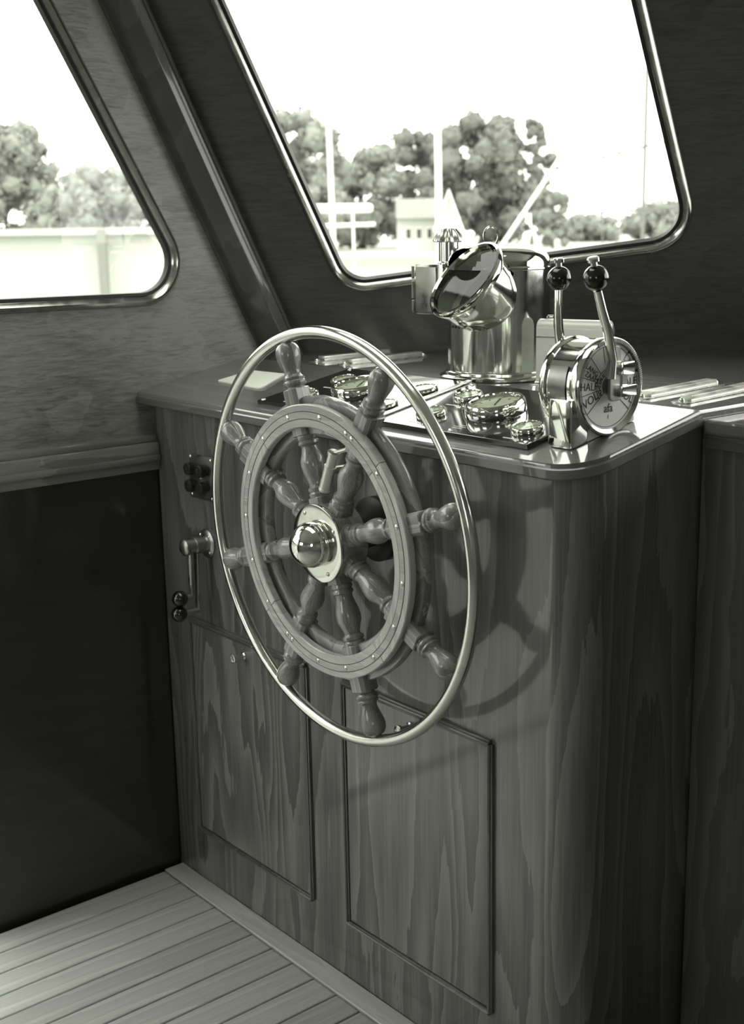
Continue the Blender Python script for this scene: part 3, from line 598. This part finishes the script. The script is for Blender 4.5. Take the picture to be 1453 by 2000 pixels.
word('afa', 0.0300, -90, 0, 0.0170); word('I', 0.0420, -90, 0, 0.0080)
mk('pointer_triangle', J(*[([DP(0.0600, a-2.4, 1.0622), DP(0.0600, a+2.4, 1.0622), DP(0.0560, a, 1.0605), DP(0.0600, a-2.4, 1.0612), DP(0.0600, a+2.4, 1.0612), DP(0.0560, a, 1.0598)], [(0, 1, 2), (5, 4, 3), (0, 3, 4, 1), (1, 4, 5, 2), (2, 5, 3, 0)]) for a in (48, 17, -10)]), 'ink', dl)
# pedestal and base
def slopebox(x0, x1, y0, y1, zt, bev):
    bm = bmesh.new(); bmesh.ops.create_cube(bm, size=1)
    for v in bm.verts:
        x = x0 if v.co.x < 0 else x1; y = y0 if v.co.y < 0 else y1; v.co = Vector((x, y, zt if v.co.z > 0 else zs(y)+0.0004))
    bmesh.ops.bevel(bm, geom=bm.edges[:], offset=bev, segments=2, affect='EDGES', profile=0.6); return bm_out(bm)
mk('pedestal', slopebox(1.013, 1.056, 0.031, 0.066, 1.078, 0.005), 'chrome', te, True)
mk('base_block', slopebox(1.000, 1.054, 0.045, 0.165, 1.062, 0.003), 'cream', te, True)
for yy in (0.036,):
    for xx in (1.008, 1.046): mk('screw', X(scr, frame((xx, TC.y-0.0618, TC.z-0.008), (0, -1, 0))), 'satin', te, True)
# curved cover plate with dark window on the drum front
cp = [(0.0628, 1.005), (0.0628, 1.037), (0.0640, 1.037), (0.0640, 1.005)]
mk('drum_label', ringlathe(cp, 14, tm, math.radians(152), math.radians(196)), 'bronze', te, True)
hb = mk('dial_hub', lathe([(0.0120, 1.059), (0.0120, 1.064), (0.0085, 1.066), (0.0085, 1.072)], 28, tm), 'dull', te, True)
mk('crank_plate', J(X(prism(rpoly([(-0.012, -0.016), (0.012, -0.016), (0.008, 0.058), (-0.012, 0.058)], 0.007, 5), 1.070, 1.0755, None, 0.0006, 1), T(0, TC.y-0.003, TC.z-0.002) @ TX @ Matrix.Rotation(math.radians(0), 4, 'Z')), ), 'dull', te, True)
mk('crank_blocks', J(box(1.068, 1.086, 0.098, 0.124, 1.108, 1.126, 0.002), box(1.066, 1.084, 0.100, 0.132, 1.078, 1.094, 0.002), box(1.066, 1.078, 0.108, 0.118, 1.09, 1.112)), 'brass', te, True)
def lever(x, pts, ball, cap):
    lv = mk('lever', tube([(x+dx, y, z) for dx, y, z in pts], [0.0085, 0.0085, 0.0075, 0.0068, 0.0064][:len(pts)], 14, flat=0.75, up=(0, 1, 0)), 'chrome', te, True)
    mk('ball_knob', sphere(ball, 0.0168, 32), 'black', lv, True)
    mk('cap_nut', lathe([(0.0045, 0), (0.0045, 0.006), (0.0078, 0.0065), (0.0080, 0.0105), (0.0065, 0.0125), (0.0003, 0.0128)], 20, frame(Vector(ball)+(Vector(cap)-Vector(ball)).normalized()*0.0150, Vector(cap)-Vector(ball))), 'chrome', lv, True)
lever(0.984, [(0, 0.098, 1.085), (0, 0.089, 1.130), (0, 0.081, 1.170), (0, 0.080, 1.200), (0, 0.081, 1.224)], (0.984, 0.0815, 1.2350), (0.984, 0.080, 1.2550))
lever(1.082, [(-0.004, 0.082, 1.105), (-0.002, 0.082, 1.130), (0, 0.071, 1.166), (0, 0.057, 1.198), (0, 0.048, 1.222)], (1.082, 0.0445, 1.2387), (1.082, 0.040, 1.2557))

# ============================================================ OUTSIDE
ro = r0; fo = Vector((math.sin(yaw), math.cos(yaw), 0)); CP = Vector((2.1775, -1.2235, 0))
def out(px, d): 
    """ground point at bearing of a picture column, d metres ahead"""
    return CP+fo*d+ro*((px-800)/2456.26*d)
def hgt(py, d): return 1.30+(452-py)/2456.26*d
GZ = -1.1
struct(mk('water', ([(-400, -400, GZ), (400, -400, GZ), (400, 400, GZ), (-400, 400, GZ)], [(0, 1, 2, 3)]), 'water'), 'pale flat harbour water')
def ground(px0, px1, d0, d1, z): 
    a, b, c, d = out(px0, d0), out(px1, d0), out(px1, d1), out(px0, d1); V = [(p.x, p.y, GZ) for p in (a, b, c, d)]+[(p.x, p.y, z) for p in (a, b, c, d)]
    return V, [(0, 1, 5, 4), (1, 2, 6, 5), (2, 3, 7, 6), (3, 0, 4, 7), (4, 5, 6, 7)]
struct(mk('bank', ground(-3000, 2600, 88, 260, -0.4), 'land'), 'grassy far bank')
struct(mk('side_deck', box(-1.1, -0.075, -4, 2.0, -0.35, -0.25), 'deckw'), 'pale side deck outside the wheelhouse')
def tree(px, d, top, half, label, mat, seed, tall=1.0):
    rnd = random.Random(seed); p = out(px, d); H = hgt(top, d)+0.4; R = half/2456.26*d
    t = root('tree', (p.x, p.y, -0.4), label, 'tree', 'trees on the far bank')
    mk('trunk', tube([(p.x, p.y, -0.4), (p.x+0.1, p.y, H*0.25), (p.x, p.y, H*0.6)], [R*0.09, R*0.07, R*0.04], 8), 'bark', t, True)
    bm = bmesh.new(); bmesh.ops.create_icosphere(bm, subdivisions=2, radius=1); bv = [v.co.copy() for v in bm.verts]; bf = [tuple(v.index for v in f.verts) for f in bm.faces]; bm.free()
    Gs = []; LV, LF = [], []; b0 = Vector((p.x, p.y, -0.4))
    for k in range(70):
        a = rnd.uniform(0, 2*PI); h = rnd.uniform(0.05, 1.0); w = math.sqrt(max(0.05, 1-(abs(h-0.45)/0.62)**2)); q = math.sqrt(rnd.random())*w*0.88
        c = Vector((math.cos(a)*q*R, math.sin(a)*q*R, H*(0.05+0.86*h)))+b0; s = R*rnd.uniform(0.13, 0.26)
        Gs.append(([c+v*s*(0.8+0.6*noise.noise(v*2.6+c)) for v in bv], bf))
        for n_ in range(90):
            u = Vector((rnd.gauss(0, 1), rnd.gauss(0, 1), rnd.gauss(0, 1))).normalized(); o = c+u*s*rnd.uniform(0.7, 1.25); e = Vector((rnd.gauss(0, 1), rnd.gauss(0, 1), rnd.gauss(0, 1))).normalized()*R*0.055; f = e.cross(u)*rnd.uniform(0.5, 0.9)
            i0 = len(LV); LV += [o-e, o+f, o+e, o-f]; LF.append((i0, i0+1, i0+2, i0+3))
    cr = mk('crown', J(*Gs), mat, t, True, angle=180)
    mk('leaves', (LV, LF), mat, cr)['kind'] = 'stuff'
tree(590, 118, 222, 120, 'broad leafy tree standing behind the white rail mast', 'leaf', 1)
tree(715, 134, 290, 110, 'lower rounded tree between the two broad trees', 'leaf', 2)
tree(830, 150, 262, 95, 'dense tree rising behind the house roof', 'leafd', 3)
tree(945, 130, 232, 118, 'largest broad tree right behind the white gable', 'leafd', 4)
tree(1040, 150, 232, 48, 'narrow tall tree at the open end of the tree row', 'leafd', 5)
tree(1080, 118, 368, 40, 'small low tree beside the narrow tall tree', 'leaf', 6)
tree(1150, 175, 428, 60, 'far low bush on the open bank', 'leaf', 7)
tree(1290, 195, 410, 80, 'far low bush behind the dark rigging', 'leaf', 8)
tree(450, 150, 235, 90, 'leafy tree seen nearest the corner post', 'leaf', 9)
# house with white gable
d = 108; hp_ = out(845, d); ho = root('house', (hp_.x, hp_.y, -0.4), 'low pale house with steep roof and white gable among the trees', 'house')
hm_ = Matrix((ro, fo, Vector((0, 0, 1)))).transposed().to_4x4(); hm_.translation = Vector((hp_.x, hp_.y, -0.4))
k_ = d/2456.26; e_ = 85*k_; rf = 100*k_
mk('wall', X(box(-62*k_, 58*k_, 0, 4, 0, 45*k_+0.9), hm_), 'hwall', ho)
mk('roof', X(prism([(0-1, 42*k_+0.9), (5, 42*k_+0.9), (2, rf)], -64*k_, 20*k_, Matrix(((0, 0, 1, 0), (1, 0, 0, 0), (0, 1, 0, 0), (0, 0, 0, 1)))), hm_), 'roof', ho)
mk('gable', X(prism([(12*k_, 0.2), (58*k_, 0.2), (58*k_, 40*k_), (36*k_, rf+0.3), (12*k_, 40*k_)], -1.5, -1.2, Matrix(((1, 0, 0, 0), (0, 0, 1, 0), (0, 1, 0, 0), (0, 0, 0, 1)))), hm_), 'hwall', ho)
mk('barge_board', X(J(tube([(10*k_, -1.7, 38*k_), (36*k_, -1.7, rf+0.5), (60*k_, -1.7, 38*k_)], 0.22, 6)), hm_), 'hwhite', ho)
for wx in (-45, -25, -5): 
    w_ = mk('window', X(box(wx*k_, (wx+10)*k_, -0.05, 0.05, 1.0, 2.0), hm_), 'hwhite', ho); mk('pane', X(box((wx+1)*k_, (wx+9)*k_, -0.1, -0.05, 1.1, 1.9), hm_), 'dark', w_)
def pole(name, pts, r, mat, label, cat, d):
    P = [out(px, d)+Vector((0, 0, hgt(py, d))) for px, py in pts]
    return P, d
def spar(name, px0, py0, px1, py1, d, wpx, mat, label, cat, extra=()):
    a = out(px0, d)+Vector((0, 0, hgt(py0, d))); b = out(px1, d)+Vector((0, 0, hgt(py1, d))); r = wpx/2/2456.26*d
    t = root(name, a, label, cat)
    mk('pole', cyl(a, b, r, 12, r*0.85), mat, t, True); mk('end_cap', sphere(b, r*0.95, 12), mat, t, True)
    return t
spar('mast', 866, 830, 860, -30, 16, 14, 'mastw', 'stout pale mast rising in front of the house gable', 'mast')
spar('mast', 666, 790, 654, -30, 18, 11, 'mastw', 'thin pale mast crossing the white roll of canvas', 'mast')
spar('diagonal_spar', 818, 722, 1086, 330, 22, 9, 'mastw', 'pale diagonal spar slanting beside the narrow tree', 'spar')
# white rolled awning on a rail
d = 17; a = out(606, d)+Vector((0, 0, hgt(408, d))); b = out(738, d)+Vector((0, 0, hgt(408, d))); aw = root('rolled_awning', a, 'white rolled canvas on a horizontal rail outside the windscreen', 'awning')
mk('canvas_roll', tube([a+(b-a)*t for t in (0, 0.02, 0.06, 0.94, 0.98, 1.0)], [0.035, 0.055, 0.062, 0.062, 0.055, 0.035], 14), 'hwhite', aw, True)
mk('lower_rail', cyl(out(606, d)+Vector((0, 0, hgt(441, d))), out(742, d)+Vector((0, 0, hgt(438, d))), 0.03, 10), 'mastw', aw, True)
for px in (612, 700): mk('stanchion', cyl(out(px, d)+Vector((0, 0, hgt(408, d))), out(px, d)+Vector((0, 0, GZ-0.1)), 0.018, 8), 'mastw', aw, True)
# dark rigging of a neighbouring ship
d = 30; rg = root('ship_rigging', out(1250, d)+Vector((0, 0, GZ)), 'dark mast with two yards and stays of a neighbouring ship', 'rigging')
def rp(px, py): return out(px, d)+Vector((0, 0, hgt(py, d)))
mk('mast', cyl(rp(1251, 650), rp(1252, -40), 0.045, 10), 'mastd', rg, True)
mk('yard', cyl(rp(1170, 322), rp(1325, 285), 0.035, 8), 'mastd', rg, True)
mk('yard', cyl(rp(1168, 422), rp(1345, 412), 0.030, 8), 'mastd', rg, True)
for x_ in (1174, 1202, 1290, 1312): mk('stay', cyl(rp(x_, 560), rp(x_+(3 if x_ < 1250 else -6), -40), 0.013, 6), 'mastd', rg, True)
# quay shed seen through the side window
d = 26; sh = root('quay_shed', out(120, d)+Vector((0, 0, GZ)), 'pale quay shed with dark post seen through the side window', 'shed')
sm_ = Matrix((ro, fo, Vector((0, 0, 1)))).transposed().to_4x4(); sm_.translation = out(120, d)+Vector((0, 0, GZ))
mk('wall', X(box(-4, 2.2, 0, 3, 0, hgt(450, d)-GZ), sm_), 'hwall', sh); mk('roof', X(box(-4.2, 2.4, -0.3, 3.2, hgt(450, d)-GZ, hgt(438, d)-GZ), sm_), 'hwall', sh)
mk('dark_post', X(box(1.05, 1.22, -0.4, -0.25, 0, hgt(440, d)-GZ), sm_), 'roof', sh); mk('door', X(box(0.4, 1.0, -0.05, 0.02, 0, hgt(470, d)-GZ), sm_), 'hwall', sh)
nb = root('added_hull_screen', (-3.2, -4.5, GZ), 'unseen grey boat hull added outside the side doorway to hold back sky light', 'boat')  # unseen hull, added to dim the sky light entering by the doorway
mk('hull', prism([(-3.6, GZ-0.3), (-2.9, GZ-0.3), (-2.45, 0.9), (-2.45, 1.1), (-4.2, 1.1), (-4.2, 0.9)], 0.8, 9.5, Matrix(((1, 0, 0, 0), (0, 0, -1, 0), (0, 1, 0, 0), (0, 0, 0, 1)))), 'hwall', nb)
mk('deckhouse', box(-4.0, -2.9, -7.5, -1.6, 1.1, 2.3, 0.05), 'hwall', nb)
mk('rubbing_strake', box(-2.46, -2.36, -9.4, -0.8, 0.70, 0.82, 0.03), 'mastd', nb)
tree(230, 140, 330, 120, 'pale leafy tree behind the quay shed', 'leaf', 11)
tree(40, 185, 230, 110, 'large leafy tree far behind the quay shed', 'leaf', 12)
bpy.context.view_layer.update()
